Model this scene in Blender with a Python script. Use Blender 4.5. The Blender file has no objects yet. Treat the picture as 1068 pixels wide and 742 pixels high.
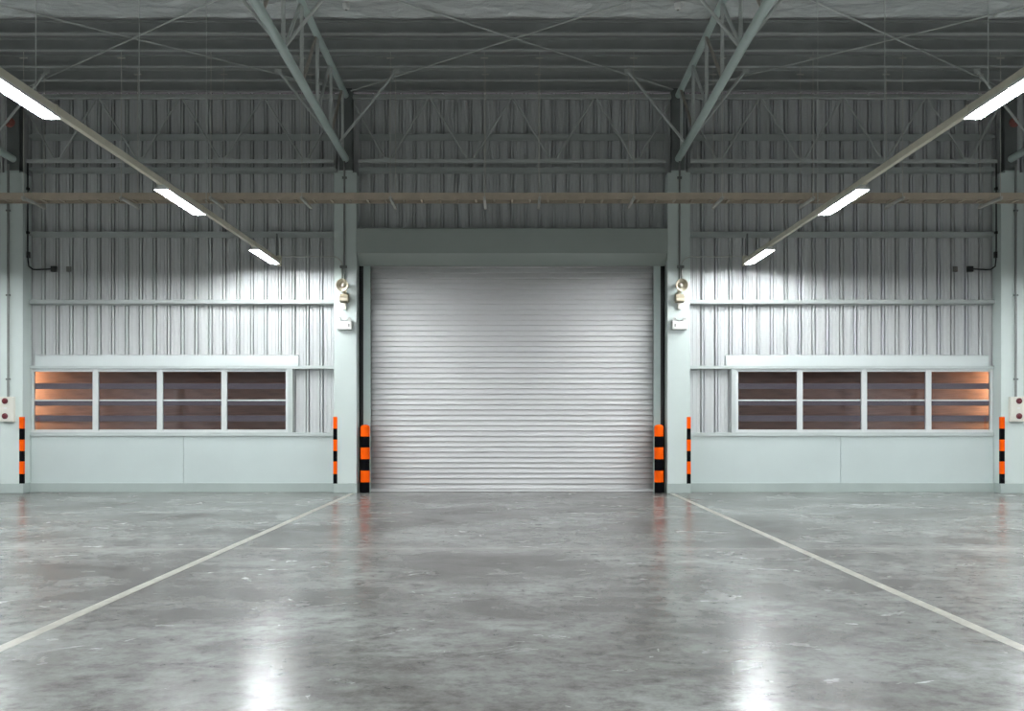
import bpy, bmesh, math, random
from mathutils import Vector, Matrix
random.seed(7)
sc = bpy.context.scene
COL = sc.collection
PI = math.pi
D = 20.0            # distance of the clad wall
CAM_Z = 1.33
W0 = {}             # world location of every object

# ------------------------------------------------------------------ materials
def nt(name):
    m = bpy.data.materials.new(name); m.use_nodes = True
    t = m.node_tree; t.nodes.clear()
    o = t.nodes.new('ShaderNodeOutputMaterial')
    return m, t, o

def paint(name, col, rough=.5, var=.06, scale=3.0, metal=0.0, bump=0.0, bscale=60.0, spec=.5, stretch=(1, 1, 1)):
    m, t, o = nt(name)
    b = t.nodes.new('ShaderNodeBsdfPrincipled')
    tc = t.nodes.new('ShaderNodeTexCoord')
    mp = t.nodes.new('ShaderNodeMapping'); mp.inputs['Scale'].default_value = stretch
    t.links.new(tc.outputs['Object'], mp.inputs['Vector'])
    n = t.nodes.new('ShaderNodeTexNoise'); n.inputs['Scale'].default_value = scale; n.inputs['Detail'].default_value = 5
    t.links.new(mp.outputs['Vector'], n.inputs['Vector'])
    r = t.nodes.new('ShaderNodeValToRGB')
    r.color_ramp.elements[0].position = .3; r.color_ramp.elements[1].position = .7
    r.color_ramp.elements[0].color = tuple(c*(1-var) for c in col)+(1,)
    r.color_ramp.elements[1].color = tuple(min(1, c*(1+var)) for c in col)+(1,)
    t.links.new(n.outputs['Fac'], r.inputs['Fac'])
    t.links.new(r.outputs['Color'], b.inputs['Base Color'])
    b.inputs['Roughness'].default_value = rough
    b.inputs['Metallic'].default_value = metal
    b.inputs['Specular IOR Level'].default_value = spec
    if bump:
        n2 = t.nodes.new('ShaderNodeTexNoise'); n2.inputs['Scale'].default_value = bscale; n2.inputs['Detail'].default_value = 4
        t.links.new(mp.outputs['Vector'], n2.inputs['Vector'])
        bp = t.nodes.new('ShaderNodeBump'); bp.inputs['Strength'].default_value = bump; bp.inputs['Distance'].default_value = .01
        t.links.new(n2.outputs['Fac'], bp.inputs['Height'])
        t.links.new(bp.outputs['Normal'], b.inputs['Normal'])
    t.links.new(b.outputs['BSDF'], o.inputs['Surface'])
    return m

def emit(name, col, strength):
    m, t, o = nt(name)
    e = t.nodes.new('ShaderNodeEmission')
    e.inputs['Color'].default_value = tuple(col)+(1,); e.inputs['Strength'].default_value = strength
    t.links.new(e.outputs['Emission'], o.inputs['Surface'])
    return m

def glass(name):
    m, t, o = nt(name)
    tr = t.nodes.new('ShaderNodeBsdfTransparent'); tr.inputs['Color'].default_value = (.86, .86, .9, 1)
    gl = t.nodes.new('ShaderNodeBsdfGlossy'); gl.inputs['Roughness'].default_value = .03
    fr = t.nodes.new('ShaderNodeFresnel'); fr.inputs['IOR'].default_value = 1.5
    mx = t.nodes.new('ShaderNodeMixShader')
    t.links.new(fr.outputs['Fac'], mx.inputs['Fac'])
    t.links.new(tr.outputs['BSDF'], mx.inputs[1]); t.links.new(gl.outputs['BSDF'], mx.inputs[2])
    t.links.new(mx.outputs['Shader'], o.inputs['Surface'])
    return m

def concrete(name):
    m, t, o = nt(name)
    L = t.links.new
    b = t.nodes.new('ShaderNodeBsdfPrincipled')
    tc = t.nodes.new('ShaderNodeTexCoord')
    def noise(scale, detail, rough, dist=0.0, off=0.0):
        mp = t.nodes.new('ShaderNodeMapping'); mp.inputs['Location'].default_value = (off, off*.7, 0)
        L(tc.outputs['Object'], mp.inputs['Vector'])
        n = t.nodes.new('ShaderNodeTexNoise')
        n.inputs['Scale'].default_value = scale; n.inputs['Detail'].default_value = detail
        n.inputs['Roughness'].default_value = rough; n.inputs['Distortion'].default_value = dist
        L(mp.outputs['Vector'], n.inputs['Vector']); return n
    def ramp(src, stops):
        r = t.nodes.new('ShaderNodeValToRGB')
        while len(r.color_ramp.elements) < len(stops): r.color_ramp.elements.new(.5)
        for e, (p, c) in zip(r.color_ramp.elements, stops):
            e.position = p; e.color = tuple(c)+(1,)
        L(src, r.inputs['Fac']); return r
    def mix(kind, fac, a, bb):
        x = t.nodes.new('ShaderNodeMix'); x.data_type = 'RGBA'; x.blend_type = kind
        if isinstance(fac, float): x.inputs[0].default_value = fac
        else: L(fac, x.inputs[0])
        L(a, x.inputs[6])
        if isinstance(bb, tuple): x.inputs[7].default_value = bb
        else: L(bb, x.inputs[7])
        return x.outputs[2]
    big = ramp(noise(.55, 9, .66, .15).outputs['Fac'], [(.38, (.105, .096, .090)), (.50, (.205, .203, .194)), (.62, (.29, .297, .287))])
    fine = ramp(noise(4.6, 14, .8, .15, 3.1).outputs['Fac'], [(.38, (.48, .455, .44)), (.5, (.97, .96, .95)), (.62, (1.26, 1.29, 1.28))])
    c = mix('MULTIPLY', .9, big.outputs['Color'], fine.outputs['Color'])
    # dark trowel blotches
    bl = ramp(noise(1.15, 10, .72, .3, 9.7).outputs['Fac'], [(.56, (0, 0, 0)), (.68, (1, 1, 1))])
    bm_ = t.nodes.new('ShaderNodeMath'); bm_.operation = 'MULTIPLY'; bm_.inputs[1].default_value = .5
    L(bl.outputs['Color'], bm_.inputs[0])
    c = mix('MIX', bm_.outputs[0], c, (.075, .066, .064, 1))
    # pale flecks and scratches
    fl = ramp(noise(9.0, 8, .75, .5, 5.0).outputs['Fac'], [(.63, (0, 0, 0)), (.74, (1, 1, 1))])
    fm = t.nodes.new('ShaderNodeMath'); fm.operation = 'MULTIPLY'; fm.inputs[1].default_value = .35
    L(fl.outputs['Color'], fm.inputs[0])
    c = mix('MIX', fm.outputs[0], c, (.46, .45, .43, 1))
    # pour joint across the hall, worn pale
    sp = t.nodes.new('ShaderNodeSeparateXYZ'); L(tc.outputs['Object'], sp.inputs[0])
    s = t.nodes.new('ShaderNodeMath'); s.operation = 'SUBTRACT'; s.inputs[1].default_value = 11.28; L(sp.outputs['Y'], s.inputs[0])
    wv = noise(.8, 3, .5, 0, 2.0)
    w2 = t.nodes.new('ShaderNodeMath'); w2.operation = 'MULTIPLY_ADD'; w2.inputs[1].default_value = .25; w2.inputs[2].default_value = -.125
    L(wv.outputs['Fac'], w2.inputs[0])
    s2 = t.nodes.new('ShaderNodeMath'); s2.operation = 'ADD'; L(s.outputs[0], s2.inputs[0]); L(w2.outputs[0], s2.inputs[1])
    ab = t.nodes.new('ShaderNodeMath'); ab.operation = 'ABSOLUTE'; L(s2.outputs[0], ab.inputs[0])
    jr = ramp(ab.outputs[0], [(0.0, (.5, .5, .5)), (.10, (.22, .22, .22)), (.45, (0, 0, 0))])
    c = mix('MIX', jr.outputs['Color'], c, (.40, .39, .37, 1))
    L(c, b.inputs['Base Color'])
    rr = ramp(noise(1.4, 7, .65, .8, 7.7).outputs['Fac'], [(.3, (.19,)*3), (.7, (.29,)*3)])
    L(rr.outputs['Color'], b.inputs['Roughness'])
    b.inputs['Specular IOR Level'].default_value = .40
    n2 = noise(14, 6, .6); bp = t.nodes.new('ShaderNodeBump'); bp.inputs['Strength'].default_value = .05; bp.inputs['Distance'].default_value = .01
    L(n2.outputs['Fac'], bp.inputs['Height']); L(bp.outputs['Normal'], b.inputs['Normal'])
    L(b.outputs['BSDF'], o.inputs['Surface'])
    return m

M = {}
M['floor'] = concrete('polished_concrete')
M['cladding'] = paint('white_coated_sheet', (.55, .56, .565), .5, .04, 1.5, stretch=(1, 1, .2))
M['dado'] = paint('pale_green_panel', (.545, .61, .60), .45, .03, 1.2, bump=.03, bscale=20)
M['plinth'] = paint('grey_green_plinth', (.40, .455, .435), .45, .05, 2)
M['column'] = paint('pale_green_column', (.61, .675, .652), .40, .03, 2)
M['girt'] = paint('galvanised_girt', (.42, .45, .44), .40, .06, 4, metal=.0)
M['rail'] = paint('pale_rail', (.50, .54, .53), .4, .03, 4)
M['flash'] = paint('flashing', (.60, .64, .635), .4, .03, 2)
M['chord'] = paint('pale_green_chord', (.56, .66, .63), .35, .04, 3)
M['web'] = paint('grey_web', (.54, .565, .55), .45, .08, 4)
M['rustweb'] = paint('brownish_web', (.38, .345, .30), .55, .15, 6)
M['dark_steel'] = paint('dark_steel', (.15, .16, .158), .5, .1, 4)
M['purlin'] = paint('purlin_steel', (.44, .46, .455), .35, .06, 4)
M['deck'] = paint('roof_deck', (.26, .265, .265), .5, .08, 2)
M['shutter'] = paint('shutter_steel', (.66, .65, .655), .55, .025, 1.0, stretch=(.4, 1, 3), spec=.35)
M['guide'] = paint('shutter_guide', (.50, .58, .56), .4, .03, 3)
M['hood'] = paint('shutter_hood', (.36, .40, .375), .42, .03, 2)
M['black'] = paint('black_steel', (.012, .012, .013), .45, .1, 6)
M['orange'] = paint('orange_band', (.98, .112, .001), .6, .04, 6, spec=.08)
M['stripe_black'] = paint('black_band', (.003, .003, .004), .8, .1, 6, spec=.05)
M['cream'] = paint('cream_plastic', (.66, .60, .47), .4, .05, 8)
M['ivory'] = paint('ivory_box', (.70, .68, .61), .4, .03, 8)
M['white'] = paint('white_plastic', (.74, .74, .72), .4, .03, 8)
M['tan'] = paint('tan_housing', (.50, .43, .31), .45, .05, 8)
M['pipe'] = paint('conduit_grey', (.22, .225, .215), .4, .08, 8)
M['pipelight'] = paint('conduit_pale', (.55, .56, .53), .3, .06, 8)
M['red'] = paint('dark_red_button', (.13, .016, .024), .3, .05, 8)
M['tray'] = paint('tray_brown', (.50, .42, .33), .42, .10, 5)
M['strut'] = paint('strut_channel', (.55, .54, .50), .4, .08, 6)
M['trunk'] = paint('trunking_buff', (.70, .66, .54), .42, .05, 5)
M['lampbody'] = paint('lamp_body_white', (.75, .75, .74), .45, .02, 5)
M['alu'] = paint('window_frame_alu', (.63, .65, .645), .35, .02, 6)
M['louver'] = paint('brown_louver', (.27, .135, .078), .42, .35, 4, stretch=(.6, 3, 9))
M['glass'] = glass('window_glass')
M['redbrown'] = paint('red_oxide', (.30, .10, .08), .5, .1, 8)
M['line'] = paint('worn_floor_line', (.40, .385, .335), .38, .22, 9, bump=.03)
M['tube'] = emit('fluorescent_tube', (.93, .985, 1.0), 450.0)
M['added_bulb'] = emit('added_warm_bulb', (1.0, .70, .42), 1900.0)
M['smoke_grey'] = paint('grey_box', (.20, .195, .18), .5, .04, 8)

def foil_mat():
    m, t, o = nt('crumpled_foil'); L = t.links.new
    b = t.nodes.new('ShaderNodeBsdfPrincipled')
    tc = t.nodes.new('ShaderNodeTexCoord')
    n = t.nodes.new('ShaderNodeTexNoise'); n.inputs['Scale'].default_value = 1.4; n.inputs['Detail'].default_value = 8
    n.inputs['Roughness'].default_value = .62; n.inputs['Distortion'].default_value = 1.2
    v = t.nodes.new('ShaderNodeTexVoronoi'); v.inputs['Scale'].default_value = 2.4; v.feature = 'DISTANCE_TO_EDGE'
    L(tc.outputs['Object'], n.inputs['Vector']); L(tc.outputs['Object'], v.inputs['Vector'])
    ad = t.nodes.new('ShaderNodeMath'); ad.operation = 'ADD'; L(n.outputs['Fac'], ad.inputs[0]); L(v.outputs['Distance'], ad.inputs[1])
    bp = t.nodes.new('ShaderNodeBump'); bp.inputs['Strength'].default_value = .9; bp.inputs['Distance'].default_value = .06
    L(ad.outputs[0], bp.inputs['Height']); L(bp.outputs['Normal'], b.inputs['Normal'])
    b.inputs['Base Color'].default_value = (.86, .89, .89, 1); b.inputs['Metallic'].default_value = .45; b.inputs['Roughness'].default_value = .27
    L(b.outputs['BSDF'], o.inputs['Surface'])
    return m
M['foil'] = foil_mat()

# ------------------------------------------------------------------ mesh helpers
class MB:
    def __init__(self): self.bm = bmesh.new()
    def box(self, x0, x1, y0, y1, z0, z1):
        x0, x1 = min(x0, x1), max(x0, x1); y0, y1 = min(y0, y1), max(y0, y1); z0, z1 = min(z0, z1), max(z0, z1)
        v = [self.bm.verts.new(p) for p in ((x0,y0,z0),(x1,y0,z0),(x1,y1,z0),(x0,y1,z0),(x0,y0,z1),(x1,y0,z1),(x1,y1,z1),(x0,y1,z1))]
        for f in ((3,2,1,0),(4,5,6,7),(0,1,5,4),(1,2,6,5),(2,3,7,6),(3,0,4,7)): self.bm.faces.new([v[i] for i in f])
        return self
    def path(self, pts, r, seg=10, cap=True):
        pts = [Vector(p) for p in pts]; rings = []
        n = len(pts)
        up = None
        for i, p in enumerate(pts):
            d = (pts[min(i+1, n-1)] - pts[max(i-1, 0)]).normalized()
            if up is None:
                up = Vector((0,0,1)) if abs(d.z) < .9 else Vector((1,0,0))
            a = d.cross(up).normalized(); b = a.cross(d).normalized(); up = b
            rr = r[i] if isinstance(r, (list, tuple)) else r
            rings.append([self.bm.verts.new(p + a*math.cos(2*PI*k/seg)*rr + b*math.sin(2*PI*k/seg)*rr) for k in range(seg)])
        for A, B in zip(rings, rings[1:]):
            for k in range(seg):
                self.bm.faces.new((A[k], A[(k+1) % seg], B[(k+1) % seg], B[k]))
        if cap:
            self.bm.faces.new(rings[0][::-1]); self.bm.faces.new(rings[-1])
        return self
    def lathe(self, c, axis, prof, seg=24):
        """prof: list of (distance along axis, radius)"""
        c = Vector(c); d = Vector(axis).normalized()
        up = Vector((0,0,1)) if abs(d.z) < .9 else Vector((1,0,0))
        a = d.cross(up).normalized(); b = a.cross(d).normalized()
        rings = []
        for (h, r) in prof:
            if r < 1e-6: rings.append([self.bm.verts.new(c + d*h)])
            else: rings.append([self.bm.verts.new(c + d*h + a*math.cos(2*PI*k/seg)*r + b*math.sin(2*PI*k/seg)*r) for k in range(seg)])
        for A, B in zip(rings, rings[1:]):
            for k in range(seg):
                k2 = (k+1) % seg
                if len(A) == 1 and len(B) == 1: continue
                if len(A) == 1: self.bm.faces.new((A[0], B[k2], B[k]))
                elif len(B) == 1: self.bm.faces.new((A[k], A[k2], B[0]))
                else: self.bm.faces.new((A[k], A[k2], B[k2], B[k]))
        if len(rings[0]) > 1: self.bm.faces.new(rings[0][::-1])
        if len(rings[-1]) > 1: self.bm.faces.new(rings[-1])
        return self
    def prism(self, prof, axis, a0, a1):
        """closed outline prof (pairs in the plane across axis), run from a0 to a1"""
        def P(u, v, a):
            return (a, u, v) if axis == 'x' else ((u, a, v) if axis == 'y' else (u, v, a))
        A = [self.bm.verts.new(P(u, v, a0)) for u, v in prof]; B = [self.bm.verts.new(P(u, v, a1)) for u, v in prof]
        n = len(prof)
        for i in range(n): self.bm.faces.new((A[i], A[(i+1) % n], B[(i+1) % n], B[i]))
        self.bm.faces.new(A[::-1]); self.bm.faces.new(B)
        return self
    def sheet(self, line, axis, a0, a1):
        """open outline run along an axis: a folded sheet"""
        def P(u, v, a):
            return (a, u, v) if axis == 'x' else ((u, a, v) if axis == 'y' else (u, v, a))
        A = [self.bm.verts.new(P(u, v, a0)) for u, v in line]; B = [self.bm.verts.new(P(u, v, a1)) for u, v in line]
        for i in range(len(line)-1): self.bm.faces.new((A[i], A[i+1], B[i+1], B[i]))
        return self
    def build(self, name, mat, parent=None, bevel=0, smooth=False, solid=0, origin=None):
        bm = self.bm
        bmesh.ops.recalc_face_normals(bm, faces=bm.faces[:])
        xs = [v.co for v in bm.verts]
        lo = Vector((min(v.x for v in xs), min(v.y for v in xs), min(v.z for v in xs)))
        hi = Vector((max(v.x for v in xs), max(v.y for v in xs), max(v.z for v in xs)))
        o0 = Vector(origin) if origin is not None else Vector(((lo.x+hi.x)/2, (lo.y+hi.y)/2, lo.z))
        bmesh.ops.translate(bm, verts=bm.verts[:], vec=-o0)
        if smooth:
            for f in bm.faces: f.smooth = True
            for e in bm.edges:
                if len(e.link_faces) == 2 and e.calc_face_angle(0) > math.radians(35): e.smooth = False
        me = bpy.data.meshes.new(name); bm.to_mesh(me); bm.free()
        me.materials.append(M[mat])
        o = bpy.data.objects.new(name, me); COL.objects.link(o)
        if parent is not None:
            o.parent = parent; o.location = o0 - W0[parent]
        else: o.location = o0
        W0[o] = o0
        if solid:
            md = o.modifiers.new('thickness', 'SOLIDIFY'); md.thickness = solid; md.offset = 0
        if bevel:
            md = o.modifiers.new('edge', 'BEVEL'); md.width = bevel; md.segments = 2; md.limit_method = 'ANGLE'
        return o

def tag(o, label, cat, group=None, kind=None):
    if label: o['label'] = label
    if cat: o['category'] = cat
    if group: o['group'] = group
    if kind: o['kind'] = kind
    return o
def thing(name, loc, label, cat, group=None, kind=None):
    o = bpy.data.objects.new(name, None); COL.objects.link(o); o.location = loc; o.empty_display_size = .1
    W0[o] = Vector(loc)
    return tag(o, label, cat, group, kind)
def dup(root, loc, label):
    def cp(o, par):
        c = o.copy(); COL.objects.link(c); c.parent = par
        for ch in o.children: cp(ch, c)
        return c
    r = cp(root, None); r.location = loc; r['label'] = label
    W0[r] = Vector(loc)
    return r
def SIDE(s): return 'left' if s < 0 else 'right'

ZB = lambda y: CAM_Z + 5.84 + .026*(D - y)      # underside of the purlins
COLX = (2.94, 8.82)
CF = 19.6                                        # front face of the columns
HX, HY0 = 15.0, -14.0                             # half width and rear end of the hall
tube_n = 10

# ------------------------------------------------------------------ setting
tag(MB().box(-HX-.2, HX+.2, HY0-.2, 20.4, -.2, 0).build('floor', 'floor', origin=(0, 0, 0)), 'polished grey mottled concrete floor', 'floor', kind='structure')

def clad_line(x0, x1, phase):
    """ribbed sheet seen from inside: trapezoid ribs every 0.25 m standing into the hall, two faint stiffeners between"""
    pts = [(x0, D)]
    k = math.ceil((x0 - phase)/.25) - 1
    while True:
        c = phase + .25*k; k += 1
        if c - .13 > x1: break
        for dx, dy in ((-.038, 0), (-.0375, .048), (-.0185, .048), (-.018, -.012), (-.012, -.026), (.012, -.026), (.018, -.012), (.0185, .048), (.0375, .048), (.038, 0), (.078, 0), (.084, -.004), (.092, -.004), (.098, 0), (.150, 0), (.156, -.004), (.164, -.004), (.170, 0)):
            x = c + dx
            if x0 < x < x1: pts.append((x, D + dy))
    pts.append((x1, D))
    return pts
wb = thing('wall_back', (0, D, 0), 'ribbed metal wall behind the shutter', 'wall', kind='structure')
TOP = 7.165
for s in (-1, 1):
    def seg(x0, x1, z0, z1):
        a, b = (x0, x1) if s > 0 else (-x1, -x0)
        MB().sheet(clad_line(a, b, s*3.92), 'z', z0, z1).build('cladding', 'cladding', wb)
    seg(2.72, 4.01, .9, TOP)
    seg(4.01, 8.66, 2.20, TOP)
    seg(8.66, HX, .9, TOP)
MB().sheet(clad_line(-2.72, 2.72, 0.0), 'z', 4.3, TOP).build('cladding', 'cladding', wb)
dado_n = 0
for s in (-1, 1):
    xj = s*(534-193)/58
    for a, b in ((s*3.15, xj - s*.003), (xj + s*.003, s*8.61), (s*9.03, s*HX)):
        dp = MB().box(a, b, 19.90, 20.06, .0, 1.0).build('trim_%d' % (11 + dado_n), 'dado', bevel=.004); dado_n += 1
        tag(dp, 'smooth pale green panel along the foot of the wall', 'wall panel', kind='structure')
    # plinth along the wall foot
    b = MB()
    for a, c in ((3.15, 8.61), (9.03, HX)):
        b.box(s*a, s*c, 19.86, 19.905, 0, .165)
    tag(b.build('baseboard_'+SIDE(s), 'plinth', bevel=.004), 'grey-green plinth along the wall foot', 'baseboard', kind='structure')
    # sill and head rails, flashing
    tag(MB().box(s*3.145, s*8.615, 19.87, 20.03, 1.0, 1.04).box(s*3.145, s*8.615, 19.885, 20.03, 1.04, 1.068).build('trim_1' if s < 0 else 'trim_2', 'rail', bevel=.003), 'sill rail under the window band', 'trim', kind='structure')
    tag(MB().box(s*3.145, s*8.615, 19.87, 20.03, 2.205, 2.26).build('trim_3' if s < 0 else 'trim_4', 'rail', bevel=.003), 'head rail over the window band', 'trim', kind='structure')
    tag(MB().prism([(19.985, 2.46), (19.945, 2.44), (19.93, 2.262), (19.985, 2.262)], 'x', s*3.83, s*8.55).build('trim_5' if s < 0 else 'trim_6', 'flash'), 'folded flashing above the windows', 'trim', kind='structure')
    # jamb post beside the last window
    tag(MB().box(s*3.92, s*4.005, 19.88, 20.03, 1.068, 2.205).build('trim_7' if s < 0 else 'trim_8', 'rail', bevel=.003), 'jamb post at the end of the window band', 'trim', kind='structure')
    # dark steel channel and backing by the guide, black standing in for recess shade
    tag(MB().box(s*2.60, s*2.745, 19.96, 20.05, 0, 4.3).box(s*2.66, s*2.70, 19.90, 19.96, 0, 4.25).build('trim_9' if s < 0 else 'trim_10', 'black'), 'dark strip beside the shutter guide, black for the unlit recess', 'trim', kind='structure')
# unseen sides of the hall
for s in (-1, 1):
    tag(MB().box(s*HX, s*(HX+.15), HY0, 20.2, 0, 8.2).build('wall_'+SIDE(s), 'cladding'), 'plain side wall of the hall', 'wall', kind='structure')
tag(MB().box(-HX, HX, HY0-.15, HY0, 0, 8.2).build('wall_front', 'cladding'), 'plain wall facing the shutter', 'wall', kind='structure')
# roof deck (shallow ribs) and foil blanket
ceil = thing('ceiling', (0, 10, 7), 'dark roof deck over the purlins', 'ceiling', kind='structure')
b = MB()
for (ya, yb) in ((20.2, 16.2), (16.2, HY0)):
    za, zb = ZB(ya)+.205, ZB(yb)+.205
    v = [b.bm.verts.new(p) for p in ((-HX, ya, za), (HX, ya, za), (HX, yb, zb), (-HX, yb, zb))]
    b.bm.faces.new(v)
b.build('roof_deck', 'deck', ceil, solid=.02)
from mathutils import noise as mn
def foil(x0, x1, y0, y1, nx, ny, amp):
    b = MB(); g = []
    for j in range(ny+1):
        y = y0 + (y1-y0)*j/ny; row = []
        for i in range(nx+1):
            x = x0 + (x1-x0)*i/nx
            p = Vector((x*.9, y*2.4, 1.7))
            h = mn.fractal(p, .8, 2.1, 5)*amp + .5*amp*abs(mn.noise(Vector((x*3.1, y*6.0, 4.0))))
            edge = max(0, 1 - (16.42-y)/.12)
            row.append(b.bm.verts.new((x, y + .03*mn.noise(Vector((x*2, 0, 9))), ZB(y) - .012 + h - .010*edge)))
        g.append(row)
    for j in range(ny):
        for i in range(nx): b.bm.faces.new((g[j][i], g[j][i+1], g[j+1][i+1], g[j+1][i]))
    return b
fo = thing('ceiling_foil', (0, 8, 7.3), 'crumpled silver foil insulation under the roof', 'foil insulation', kind='structure')
foil(-HX, HX, 13.6, 16.42, 700, 90, .026).build('foil_sheet', 'foil', fo, smooth=False)
foil(-HX, HX, HY0, 13.6, 60, 50, .010).build('foil_sheet', 'foil', fo)

# ------------------------------------------------------------------ windows with brown louvres outside
def make_window(x0):
    w = 1.152
    t = thing('window_1', (x0 + w/2, 19.94, 1.068), '', 'window', kind='structure')
    f = MB()
    za, zb, fw = 1.068, 2.205, .05
    ya, yb = 19.905, 19.975
    f.box(x0, x0+fw, ya, yb, za, zb).box(x0+w-fw, x0+w, ya, yb, za, zb)
    f.box(x0+fw, x0+w-fw, ya, yb, za, za+fw).box(x0+fw, x0+w-fw, ya, yb, zb-fw, zb)
    f.build('window_frame', 'alu', t, bevel=.003)
    MB().box(x0+fw, x0+w-fw, 19.918, 19.962, 1.632, 1.656).build('glazing_bar', 'alu', t, bevel=.002)
    MB().box(x0+fw, x0+w-fw, 19.937, 19.941, za+fw, 1.632).build('pane', 'glass', t)
    MB().box(x0+fw, x0+w-fw, 19.937, 19.941, 1.656, zb-fw).build('pane', 'glass', t)
    f = 20.48/19.94                                  # the louvres stand half a metre outside the glass
    for (a, b2) in ((1.09, 1.265), (1.375, 1.555), (1.65, 1.86), (1.965, 2.23)):
        MB().prism([(20.44, a), (20.455, a-.004), (20.51, b2-.004), (20.495, b2)], 'x', x0*f, (x0+w)*f).build('louver', 'louver', t)
    return t
wl = ['window filled with bright orange-lit brown louvres beside the column with the left call box',
      'second window from the left call box column, dim reddish-brown louvres',
      'third window from the left call box column, dark purple-brown louvres',
      'dark window next to the ribbed gap left of the shutter',
      'window filled with bright orange-lit brown louvres beside the column with the right call box',
      'second window from the right call box column, dim reddish-brown louvres',
      'third window from the right call box column, dark purple-brown louvres',
      'dark window next to the ribbed gap right of the shutter']
for i in range(8):
    x0 = -8.61 + 1.152*(i % 4) if i < 4 else 8.61 - 1.152*(i % 4 + 1)
    w = make_window(x0); w['label'] = wl[i]; w.name = 'window_%d' % (i+1)

# made-up lamp outside, hidden behind the outer column, added to warm the louvres
for s in (-1, 1):
    t = thing('added_louver_lamp', (s*9.25, 20.24, 2.02), 'small unseen warm lamp added outside beyond the %s end window' % SIDE(s), 'lamp', 'unseen lamps added outside the windows')
    MB().lathe((s*9.25, 20.24, 2.05), (0, 0, 1), [(-.045, 0), (-.03, .028), (0, .04), (.03, .028), (.045, 0)], 12).build('added_bulb', 'added_bulb', t, smooth=True)
    MB().lathe((s*9.25, 20.24, 2.095), (0, 0, 1), [(0, .02), (.02, .05), (.06, .05), (.06, 0)], 14).build('cap', 'dark_steel', t)
    MB().box(s*9.235, s*9.265, 20.03, 20.22, 2.12, 2.15).build('bracket', 'dark_steel', t)

# ------------------------------------------------------------------ columns
def make_column(x):
    t = thing('column', (x, 19.8, 0), '', 'column', 'painted columns along the back wall', kind='thing')
    MB().box(x-.2, x+.2, CF, 19.955, .17, 5.655).build('shaft', 'column', t, bevel=.006)
    MB().box(x-.208, x+.208, CF-.008, 19.955, 0, .17).build('plinth', 'plinth', t, bevel=.005)
    MB().box(x-.13, x+.13, CF+.02, 19.94, 5.655, 5.70).build('cap_plate', 'column', t, bevel=.003)
    h = MB().box(x-.11, x+.11, 19.66, 19.675, 5.70, ZB(19.7)-.02).box(x-.11, x+.11, 19.845, 19.86, 5.70, ZB(19.8)-.02).box(x-.006, x+.006, 19.675, 19.845, 5.70, ZB(19.8)-.02)
    h.build('upper_post', 'dark_steel', t)
    return t
c0 = make_column(-COLX[0])
c0['label'] = 'pale green column just left of the shutter with a horn on it'
dup(c0, (COLX[0], 19.8, 0), 'pale green column just right of the shutter with a horn on it')
dup(c0, (-COLX[1], 19.8, 0), 'pale green column with a call box at the left edge')
dup(c0, (COLX[1], 19.8, 0), 'pale green column with a call box at the right edge')

# ------------------------------------------------------------------ roof trusses
def make_truss(x):
    t = thing('roof_truss', (x, 12, 6), '', 'roof truss', 'roof trusses')
    top = lambda y: ZB(y) - .145
    bot = lambda y: 4.58 + CAM_Z + .028*(19.6 - y)
    ye = HY0 + .1
    MB().path([(x, 19.70, bot(19.7)), (x, 19.6, bot(19.6)), (x, ye, bot(ye))], .062, 16).build('bottom_chord', 'chord', t, smooth=True)
    MB().path([(x, 19.72, top(19.72)), (x, ye, top(ye))], .055, 16).build('top_chord', 'chord', t, smooth=True)
    y = 19.3; k = 0
    while y - 1.25 > ye:
        MB().path([(x, y, top(y)-.04), (x, y, bot(y)+.05)], .026, 8).build('web', 'web', t, smooth=True)
        MB().path([(x-.012, y-.05, top(y)-.04), (x+.012, y-1.25+.04, bot(y-1.25)+.05)], .026, 8).build('web', 'rustweb' if k % 2 == 0 else 'web', t, smooth=True)
        y -= 1.25; k += 1
    for y in (18.72, 14.25, 9.78):
        for s in (-1, 1):
            MB().path([(x + s*.03, y, bot(y)+.03), (x + s*1.0, y, ZB(y)-.02)], .024, 8).build('knee_brace', 'web', t, smooth=True)
            MB().box(x + s*.94, x + s*1.05, y-.02, y-.01, ZB(y)-.08, ZB(y)).build('gusset', 'web', t)
    return t
t0 = make_truss(-COLX[0]); t0['label'] = 'tubular green-grey roof truss resting on the column left of the shutter'
for x, l in ((COLX[0], 'tubular green-grey roof truss resting on the column right of the shutter'),
             (-COLX[1], 'roof truss whose end shows on the column at the left edge'),
             (COLX[1], 'roof truss whose end shows on the column at the right edge')):
    dup(t0, (x, 12, 6), l)

# ------------------------------------------------------------------ purlins
PY = [19.96, 19.36, 18.67, 17.90, 17.19, 16.46]
ordn = ['roof purlin right against the top of the clad wall', 'second roof purlin out from the clad wall', 'third roof purlin out from the clad wall',
        'fourth roof purlin out from the clad wall', 'fifth roof purlin out from the clad wall, near the rod crossings', 'roof purlin at the edge of the foil blanket']
for y, l in zip(PY, ordn):
    z = ZB(y)
    b = MB()
    b.box(-HX, HX, y, y+.006, z, z+.20)                # web
    b.box(-HX, HX, y-.10, y, z, z+.006)                # bottom flange
    b.box(-HX, HX, y-.10, y-.094, z+.006, z+.026)      # its lip
    b.box(-HX, HX, y-.10, y, z+.194, z+.20)            # top flange
    b.box(-HX, HX, y-.10, y-.094, z+.172, z+.194)      # its lip
    tag(b.build('purlin', 'purlin'), l, 'purlin', 'roof purlins')

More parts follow.
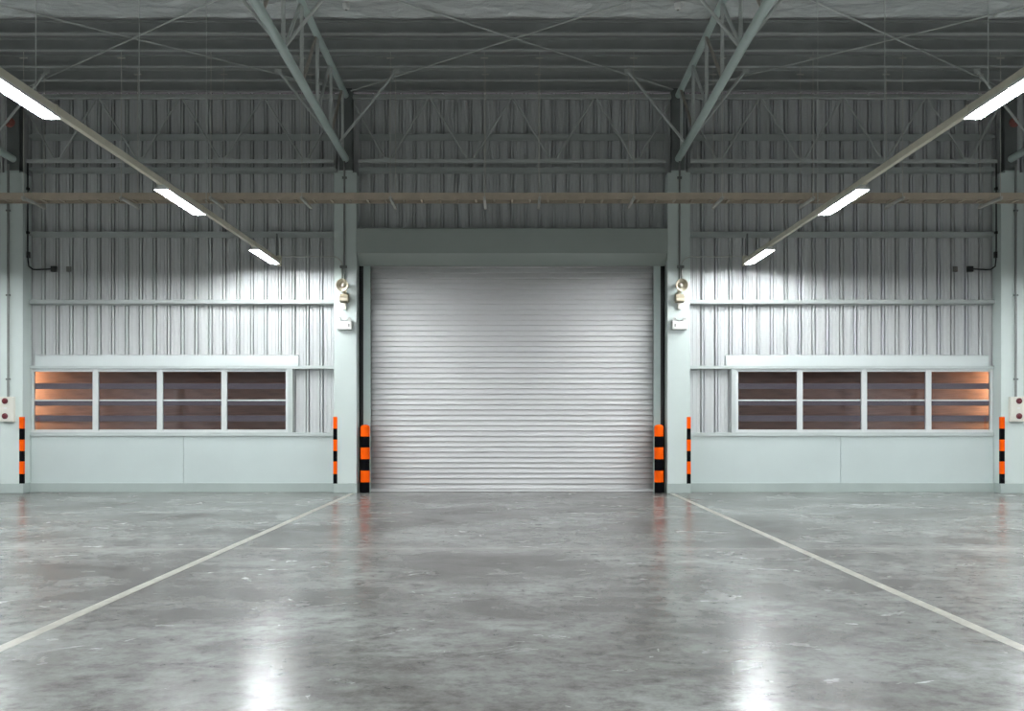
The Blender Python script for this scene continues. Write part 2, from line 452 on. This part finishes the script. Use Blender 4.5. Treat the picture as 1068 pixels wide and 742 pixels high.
# ------------------------------------------------------------------ bracing rods in the roof plane
bays = [(-COLX[1], -COLX[0], 'in the roof bay left of the shutter'), (-COLX[0], COLX[0], 'in the roof bay above the shutter'), (COLX[0], COLX[1], 'in the roof bay right of the shutter')]
for (a, c, l) in bays:
    for (xa, xb, w, dz) in ((a, c, 'falling towards the right-hand truss', .03), (c, a, 'falling towards the left-hand truss', .055)):
        p = (xa, 14.57, ZB(14.57)-dz-.02); q = (xb, 19.75, ZB(19.75)-dz-.01)
        tag(MB().path([p, q], .013, 8).build('bracing_rod', 'web', smooth=True), 'diagonal bracing rod %s, %s' % (l, w), 'bracing rod', 'diagonal roof bracing rods')

# ------------------------------------------------------------------ girts on the cladding
gl = [(6.36, 'girt high on the cladding behind the lattice beam'), (5.77, 'girt just under the lattice beam'), (4.62, 'girt below the cable tray'), (3.405, 'lowest girt, in the lit cladding above the windows')]
for (xa, xb, n, where) in ((-8.62, -3.14, 4, 'left of the shutter'), (-2.74, 2.74, 2, 'above the shutter hood'), (3.14, 8.62, 4, 'right of the shutter')):
    for z, l in gl[:n]:
        b = MB()
        b.box(xa, xb, 19.855, 19.861, z-.036, z+.036)
        b.box(xa, xb, 19.861, 19.965, z+.030, z+.036).box(xa, xb, 19.959, 19.965, z-.060, z+.030)
        tag(b.build('girt', 'girt'), 'grey steel %s, %s' % (l, where), 'girt', 'steel girts on the cladding')

# ------------------------------------------------------------------ lattice beams along the top of the wall
def make_lattice(a, c):
    t = thing('lattice_beam', ((a+c)/2, 19.74, 5.88), '', 'lattice beam', 'lattice beams along the wall top')
    Y = 19.74; zt, zb = 7.02, 5.885
    xa, xb = a + .115, c - .115
    MB().box(xa, xb, Y-.035, Y+.035, zt-.03, zt+.005).box(xa, xb, Y-.006, Y+.006, zt+.005, zt+.05).build('top_chord', 'web', t)
    MB().box(xa+.10, xb-.10, Y-.03, Y+.03, zb-.03, zb+.03).build('bottom_chord', 'web', t, bevel=.004)
    n = 4; L = (c-a)/n
    for k in range(n):
        x0 = a + L*k
        xs0 = x0 if k else x0 + .12
        xe = x0 + L if k < n-1 else x0 + L - .12
        MB().path([(xs0 + .03, Y, zt-.03 if k else zt-.12), (x0 + L/2 - .04, Y, zb+.03)], .018, 8).build('web', 'web', t, smooth=True)
        MB().path([(x0 + L/2 + .04, Y, zb+.03), (xe - .03, Y, zt-.03 if k < n-1 else zt-.12)], .018, 8).build('web', 'web', t, smooth=True)
        MB().box(x0 + L/2 - .08, x0 + L/2 + .08, Y-.022, Y-.014, zb-.02, zb+.06).build('gusset', 'web', t)
    return t
lb = make_lattice(-COLX[0], COLX[0]); lb['label'] = 'zigzag steel lattice beam high above the shutter'
dup(lb, (-5.88, 19.74, 5.88), 'zigzag steel lattice beam above the cladding left of the shutter')
dup(lb, (5.88, 19.74, 5.88), 'zigzag steel lattice beam above the cladding right of the shutter')

# ------------------------------------------------------------------ rolling shutter
t = thing('roller_shutter', (0, 19.95, 0), 'large white ribbed roller shutter, closed, between two striped bollards', 'roller shutter', kind='thing')
line = []; p = .0945; z = .05; n = 44
for k in range(n):
    z0 = z + p*k
    for u, dy in ((0, .006), (.03, -.022), (.09, -.033), (.17, -.034), (.34, -.027), (.55, -.018), (.78, -.008), (.93, 0), (.96, .006)):
        line.append((19.955 + dy, z0 + p*u))
MB().sheet(line, 'x', -2.57, 2.57).build('curtain', 'shutter', t, smooth=True, solid=.002)
MB().box(-2.545, 2.545, 19.925, 19.975, 0.003, .05).build('bottom_bar', 'shutter', t, bevel=.006)
for s in (-1, 1):
    MB().box(s*2.53, s*2.655, 19.875, 19.92, 0, 4.06).box(s*2.575, s*2.655, 19.92, 20.0, 0, 4.06).build('guide_rail', 'guide', t, bevel=.004)
MB().prism([(20.0, 4.672), (19.56, 4.672), (19.535, 4.655), (19.535, 4.222), (19.86, 4.045), (19.90, 4.045), (20.0, 4.3)], 'x', -2.735, 2.735).build('hood', 'hood', t, bevel=.006)

# ------------------------------------------------------------------ bollards
def make_bollard(x):
    Y = 19.70; r = .078
    t = thing('bollard', (x, Y, 0), '', 'bollard', 'striped bollards beside the shutter')
    zs = [0, .19, .395, .60, .805, 1.0, 1.20]
    MB().lathe((x, Y, 0), (0, 0, 1), [(0, r), (1.15, r), (1.15, 0)], 28).build('post', 'stripe_black', t, smooth=True)
    for k in (1, 3):
        MB().lathe((x, Y, zs[k]), (0, 0, 1), [(0, r), (0, r+.005), (zs[k+1]-zs[k], r+.005), (zs[k+1]-zs[k], r)], 28).build('orange_band', 'orange', t, smooth=True)
    MB().lathe((x, Y, zs[5]), (0, 0, 1), [(0, r), (0, r+.005), (.165, r+.005), (.19, r-.008), (.205, r-.035), (.21, 0)], 28).build('orange_cap', 'orange', t, smooth=True)
    return t
b0 = make_bollard(-2.602); b0['label'] = 'stout orange and black striped bollard at the left foot of the shutter'
dup(b0, (2.602, 19.70, 0), 'stout orange and black striped bollard at the right foot of the shutter')

# ------------------------------------------------------------------ striped corner guards
def make_guard(x, sd, label):
    """angle wrapped round a column corner at x; the column lies on the side sd"""
    t = thing('corner_guard', (x, CF, .17), label, 'corner guard', 'striped corner guards')
    zs = [.17, .34, .56, .745, .945, 1.14, 1.345]
    for k in range(6):
        th = .010
        b = MB()
        b.box(x - sd*th, x + sd*.060, CF-th, CF, zs[k], zs[k+1])
        b.box(x - sd*th, x, CF, CF+.06, zs[k], zs[k+1])
        b.build('orange_band' if k % 2 else 'black_band', 'orange' if k % 2 else 'stripe_black', t)
    MB().box(x - sd*.008, x + sd*.05, CF-.008, CF, 1.345, 1.36).build('end_cap', 'cream', t)
make_guard(-3.14, 1, 'thin striped corner guard on the column left of the shutter')
make_guard(3.14, -1, 'thin striped corner guard on the column right of the shutter')
make_guard(-8.62, -1, 'thin striped corner guard below the left call box')
make_guard(8.62, 1, 'thin striped corner guard below the right call box')

# ------------------------------------------------------------------ fittings on the columns
def rbox(mb, cx, cy, cz, w, d, h): return mb.box(cx-w/2, cx+w/2, cy-d/2, cy+d/2, cz-h/2, cz+h/2)
for s in (-1, 1):
    S = SIDE(s); x = s*2.945
    # horn loudspeaker
    t = thing('horn_speaker', (x, CF, 3.64), 'cream horn loudspeaker on the column %s of the shutter' % S, 'loudspeaker', 'horn loudspeakers')
    ax = Vector((s*.22, -1, -.05)).normalized(); c = Vector((x, CF-.20, 3.645))
    MB().lathe(c, ax, [(-.10, .02), (-.10, .045), (-.04, .055), (.02, .082), (.05, .112), (.06, .113), (.058, .106), (.045, .100), (.0, .062), (-.05, .048), (-.05, .0)], 32).build('bell', 'cream', t, smooth=True)
    MB().lathe(c - ax*.05, ax, [(0, .030), (.06, .034), (.085, .026), (.09, 0)], 20).build('inner_horn', 'ivory', t, smooth=True)
    MB().lathe(c - ax*.049, ax, [(0, .049), (.012, .049), (.012, .0)], 20).build('throat', 'tan', t, smooth=True)
    MB().lathe(c - ax*.10, -ax, [(0, .048), (.05, .048), (.06, .03), (.06, 0)], 20).build('driver', 'cream', t, smooth=True)
    MB().box(x-.02, x+.02, CF-.16, CF, 3.52, 3.55).box(x-.03, x+.03, CF-.012, CF, 3.50, 3.74).build('bracket', 'cream', t, bevel=.003)
    # wedge shaped alarm housing and the little box beneath
    t = thing('alarm_housing', (x, CF, 3.36), 'tan wedge-shaped alarm housing under the horn on the %s column' % S, 'alarm', 'wedge-shaped alarm housings')
    MB().prism([(CF, 3.505), (CF-.03, 3.51), (CF-.16, 3.44), (CF-.16, 3.375), (CF, 3.355)], 'x', x-.075, x+.075).build('body', 'tan', t, bevel=.006)
    MB().box(x-.062, x+.062, CF-.166, CF-.158, 3.385, 3.43).build('lens', 'cream', t, bevel=.003)
    rbox(MB(), x, CF-.03, 3.295, .065, .06, .115).build('cable_box', 'ivory', t, bevel=.004)
    # twin-head emergency light
    ex = s*2.945
    t = thing('emergency_light', (ex, CF, 2.88), 'white twin-head emergency light box on the column %s of the shutter' % S, 'emergency light', 'emergency lights')
    rbox(MB(), ex, CF-.05, 2.955, .27, .10, .15).build('body', 'white', t, bevel=.012)
    rbox(MB(), ex + s*-.085, CF-.102, 2.955, .02, .006, .05).build('indicator', 'smoke_grey', t)
    for k in (-1, 1):
        hx = ex + k*.085
        h = MB().lathe((hx, CF-.05, 3.065), (k*.25, -1, -.25), [(-.03, 0), (-.03, .02), (.0, .034), (.03, .036), (.03, .03), (.022, .0)], 18).build('lamp_head', 'white', t, smooth=True)
        MB().path([(hx, CF-.05, 3.028), (hx, CF-.05, 3.05)], .008, 8).build('neck', 'pipe', h)
    MB().path([(ex-.055, CF-.05, 3.05), (ex, CF-.05, 3.035), (ex+.055, CF-.05, 3.05)], .006, 6).build('cable', 'pipe', t)
    # conduit down the column
    t = thing('conduit', (s*2.95, CF-.02, 3.8), 'vertical grey conduit down the column %s of the shutter to the horn' % S, 'conduit', 'grey conduits on the inner columns')
    MB().path([(s*2.95, CF-.018, 5.95), (s*2.95, CF-.018, 3.76)], .017, 10).build('pipe', 'pipe', t, smooth=True)
    rbox(MB(), s*2.95, CF-.016, 5.56, .08, .036, .04).build('clip', 'dark_steel', t, bevel=.004)
    # conduit from the light trunking: runs sideways, bends down
    t = thing('conduit', (s*3.0, CF-.02, 3.8), 'pale conduit running from the %s light trunking and bending down the column' % S, 'conduit')
    pts = [(s*4.05, CF-.03, 4.172), (s*3.15, CF-.03, 4.165)]
    for a in range(1, 9):
        an = a/8*PI/2
        pts.append((s*(3.15 - .165*math.sin(an)), CF-.025, 4.165 - .165*(1-math.cos(an))))
    MB().path(pts, .012, 10).build('pipe', 'pipelight', t, smooth=True)
    MB().path([(s*2.985, CF-.02, 4.0), (s*2.985, CF-.02, 3.77)], .014, 10).build('pipe', 'pipe', t, smooth=True)
    rbox(MB(), s*2.968, CF-.02, 3.99, .12, .05, .045).build('clamp', 'dark_steel', t, bevel=.004)

    # call box with two dark red buttons
    cx = s*8.865
    t = thing('call_box', (cx, CF, 1.26), 'ivory call box with two dark red buttons on the %s edge column' % S, 'call box', 'ivory call boxes')
    rbox(MB(), cx, CF-.05, 1.48, .24, .10, .44).build('body', 'ivory', t, bevel=.010)
    for z in (1.624, 1.36):
        MB().lathe((cx + s*.025, CF-.10, z), (0, -1, 0), [(0, .052), (.012, .052), (.014, .042), (.03, .042), (.036, .034), (.038, 0)], 24).build('button', 'red', t, smooth=True)
    rbox(MB(), cx + s*.02, CF-.102, 1.50, .05, .004, .03).build('name_plate', 'white', t)
    t = thing('conduit', (s*8.87, CF-.02, 1.70), 'grey conduit coming down the %s edge column to the call box' % S, 'conduit', 'grey conduits to the call boxes')
    MB().path([(s*8.87, CF-.02, 5.80), (s*8.87, CF-.02, 1.70)], .020, 10).build('pipe', 'pipe', t, smooth=True)
    for z in (4.98, 3.49, 2.01):
        rbox(MB(), s*8.87, CF-.02, z, .075, .042, .03).build('clip', 'dark_steel', t, bevel=.004)
    # cable on the inner flank of the edge column, with a black box on the cladding
    t = thing('cable', (s*8.60, 19.75, 4), 'dark cable down the flank of the %s edge column to a black box' % S, 'cable', 'dark cables on the edge columns')
    xx = s*8.603
    pts = [(xx, 19.76, 5.90), (xx, 19.76, 4.35), (xx, 19.77, 4.15), (xx, 19.80, 4.03), (xx - s*.04, 19.88, 3.985), (s*8.50, 19.93, 3.985), (s*8.27, 19.945, 4.0)]
    MB().path(pts, .013, 8).build('wire', 'black', t, smooth=True)
    for z in (5.40, 4.62): rbox(MB(), s*8.600, 19.76, z, .045, .06, .045).build('clip', 'black', t)
    rbox(MB(), s*8.60, 19.78, 4.23, .045, .07, .11).build('switch', 'black', t, bevel=.004)
    tag(rbox(MB(), s*8.215, 19.95, 4.0, .105, .07, .10).build('junction_box', 'black', bevel=.006), 'small black box on the cladding at the end of the %s cable' % S, 'junction box', 'black junction boxes')
    tag(rbox(MB(), s*7.955, 19.97, 4.0, .085, .045, .095).build('junction_box', 'smoke_grey', bevel=.006), 'small grey box on the cladding beside the %s black box' % S, 'junction box', 'grey junction boxes')
    # reddish dome on the post above the edge column
    t = thing('bell', (s*8.86, 19.64, 6.55), 'small reddish-brown round bell on the post over the %s edge column' % S, 'bell', 'reddish bells')
    MB().lathe((s*8.87, 19.66, 6.55), (0, -1, 0), [(0, .085), (.03, .085), (.055, .06), (.065, 0)], 24).build('dome', 'redbrown', t, smooth=True)
    MB().lathe((s*8.87, 19.62, 6.55), (0, -1, 0), [(0, .015), (.04, .015), (.042, 0)], 10).build('boss', 'dark_steel', t)

# ------------------------------------------------------------------ cable tray across the hall
t = thing('cable_tray', (0, 18.5, 4.98), 'long brown ladder cable tray hung across the hall in front of the wall', 'cable tray')
for y in (18.32, 18.68):
    b = MB(); b.box(-HX, HX, y-.004, y+.004, 4.93, 5.04)
    sgn = 1 if y < 18.5 else -1
    b.box(-HX, HX, y, y+sgn*.025, 4.93, 4.936).box(-HX, HX, y, y+sgn*.02, 5.034, 5.04)
    b.build('side_rail', 'tray', t)
k = 0; x = -9.6
while x < 9.61:
    MB().box(x-.018, x+.018, 18.33, 18.67, 4.942, 4.965).build('rung', 'tray', t); x += .30
MB().box(-HX, HX, 18.36, 18.46, 4.966, 5.00).build('cable_bundle', 'black', t, bevel=.01)
for x in (-7.95, -6.36, -4.90, -3.42, -1.98, -.45, .45, 1.98, 3.42, 4.90, 6.36, 7.95):
    h = MB().box(x-.021, x+.021, 18.05, 18.95, 4.885, 4.928).build('hanger_strut', 'strut', t, bevel=.003)
    for y in (18.10, 18.90):
        MB().path([(x, y, 4.86), (x, y, ZB(y) + .19)], .006, 6).build('rod', 'strut', h)
        MB().lathe((x, y, 4.868), (0, 0, 1), [(0, .014), (.016, .014), (.016, 0)], 6).build('nut', 'strut', h)
        MB().box(x-.06, x+.06, y-.02, y+.02, ZB(y)-.035, ZB(y)-.027).build('beam_clip', 'strut', h)

# ------------------------------------------------------------------ lighting trunking with tube lights
LX, LZ = 4.11, 4.065
LY = [18.52, 13.83, 9.12, 4.32, -.45, -5.2, -10.0]
names = ['closest to the shutter wall', 'in the middle of the view', 'cut by the edge of the view']
def make_lamp(x, y):
    t = thing('tube_light', (x, y, LZ), '', 'tube light', 'tube lights on the trunking')
    hl = .82; zt = LZ - .002
    MB().box(x-.032, x+.032, y-hl, y+hl, zt-.028, zt).build('housing', 'lampbody', t, bevel=.003)
    # opaque trough reflector, open below
    rl = [(-.078, zt-.062), (-.074, zt-.040), (-.034, zt-.029), (.034, zt-.029), (.074, zt-.040), (.078, zt-.062)]
    b = MB().sheet([(x+u, v) for u, v in rl], 'y', y-hl, y+hl)
    b.build('reflector', 'lampbody', t, solid=.002)
    for e in (-1, 1):
        MB().prism([(x+u, v) for u, v in rl], 'y', y+e*(hl-.002), y+e*(hl+.004)).build('end_cap', 'lampbody', t)
    for u in (-.022, .022):
        MB().path([(x+u, y-hl+.03, zt-.049), (x+u, y+hl-.03, zt-.049)], .010, 8).build('tube', 'tube', t, smooth=True)
    return t
L0 = make_lamp(-LX, LY[0])
for s in (-1, 1):
    for i, y in enumerate(LY):
        if i < 3: l = 'glowing tube light on the %s trunking, %s' % (SIDE(s), names[i])
        else: l = 'tube light on the %s trunking out of view, number %s from the wall' % (SIDE(s), ['four', 'five', 'six', 'seven'][i-3])
        if s < 0 and i == 0: L0['label'] = l; continue
        dup(L0, (s*LX, y, LZ), l)
RUNS = ((-1, LX), (1, LX), (-1, 7.9), (1, 7.9), (-1, 11.7), (1, 11.7))  # the outer runs are unseen, added to bring more light into the hall
for s, X in RUNS[2:]:
    for i, y in enumerate(LY):
        dup(L0, (s*X, y - (2.55 if X < 8 else 0), LZ), 'added unseen tube light %d from the wall on the %s %s trunking beyond the view' % (i+1, 'outer' if X < 8 else 'outermost', SIDE(s)))
for s, X in RUNS:
    lab = 'long buff trunking carrying the tube lights %s of the shutter' if X == LX else ('outer' if X < 8 else 'outermost') + ' added unseen trunking run beyond the view, far %s of the shutter'
    t = thing('light_trunking', (s*X, 10, LZ), lab % SIDE(s), 'trunking', 'light trunking runs')
    MB().box(s*X-.026, s*X+.026, HY0+.1, 19.62 if X != 7.9 else 17.05, LZ-.004, LZ+.070).build('channel', 'trunk', t, bevel=.004)
    for y in [v - (2.55 if X == 7.9 else 0) for v in LY[:-1]]:
        for e in (-1, 1):
            if y + e*.86 < 19.7: MB().box(s*X-.030, s*X+.030, y+e*.86-.03, y+e*.86+.03, LZ-.010, LZ+.075).build('coupler', 'trunk', t, bevel=.003)
    for y in (14.95, 12.26, 9.60, 6.9):
        MB().path([(s*X, y, LZ+.06), (s*X, y, ZB(y) - .005)], .0045, 6).build('rod', 'web', t)
    if X == 7.9: continue
    MB().box(s*X-.012 - s*-.04, s*X+.012 - s*-.04, 19.60, 19.63, LZ-.03, 4.58).build('end_hanger', 'dark_steel', t)
    MB().box(s*X-.045, s*X+.045, 19.60, 19.66, LZ-.05, LZ+.13).build('end_box', 'trunk', t, bevel=.004)

# ------------------------------------------------------------------ small discs on the foil
for s in (-1, 1):
    y = 15.9
    t = thing('ceiling_sensor', (s*2.37, y, ZB(y)), 'small white round sensor under the foil beside the %s truss' % SIDE(s), 'sensor', 'white ceiling sensors')
    MB().lathe((s*2.37, y, ZB(y)-.02), (0, 0, -1), [(0, .055), (.03, .055), (.075, .045), (.09, .02), (.09, 0)], 20).build('body', 'white', t, smooth=True)
    MB().lathe((s*2.37, y, ZB(y)-.11), (0, 0, -1), [(0, .02), (.012, .018), (.014, 0)], 12).build('sensing_tip', 'smoke_grey', t)

# ------------------------------------------------------------------ floor lines
for s in (-1, 1):
    pts = [(-2.80, 19.50), (-2.955, 5.2)]
    w = .042
    prof = [(s*(pts[0][0]-w), pts[0][1]), (s*(pts[0][0]+w), pts[0][1]), (s*(pts[1][0]+w), pts[1][1]), (s*(pts[1][0]-w), pts[1][1])]
    tag(MB().prism(prof, 'z', .0, .0025).build('floor_line', 'line'), 'pale worn line on the floor running out from the %s of the shutter' % SIDE(s), 'floor line', 'pale floor lines', kind='thing')

# ------------------------------------------------------------------ world, camera, view
w = bpy.data.worlds.new('dusk'); sc.world = w; w.use_nodes = True
w.node_tree.nodes['Background'].inputs['Color'].default_value = (.105, .092, .102, 1)
w.node_tree.nodes['Background'].inputs['Strength'].default_value = 1.0
cam = bpy.data.cameras.new('camera'); co = bpy.data.objects.new('camera', cam); COL.objects.link(co)
co.location = (0, 0, CAM_Z); co.rotation_euler = (PI/2, 0, 0)
cam.sensor_width = 36; cam.lens = 1160/1068*36
cam.shift_y = (436-371)/1068
cam.clip_start = .05; cam.clip_end = 200
sc.camera = co
vs = sc.view_settings
vs.view_transform = 'Standard'; vs.look = 'None'; vs.gamma = 1; vs.exposure = 0.10; vs.use_curve_mapping = False
cy = sc.cycles
cy.use_denoising = True; cy.max_bounces = 8; cy.diffuse_bounces = 5; cy.glossy_bounces = 4; cy.transparent_max_bounces = 12
cy.caustics_reflective = False; cy.caustics_refractive = False; cy.sample_clamp_indirect = 4.0
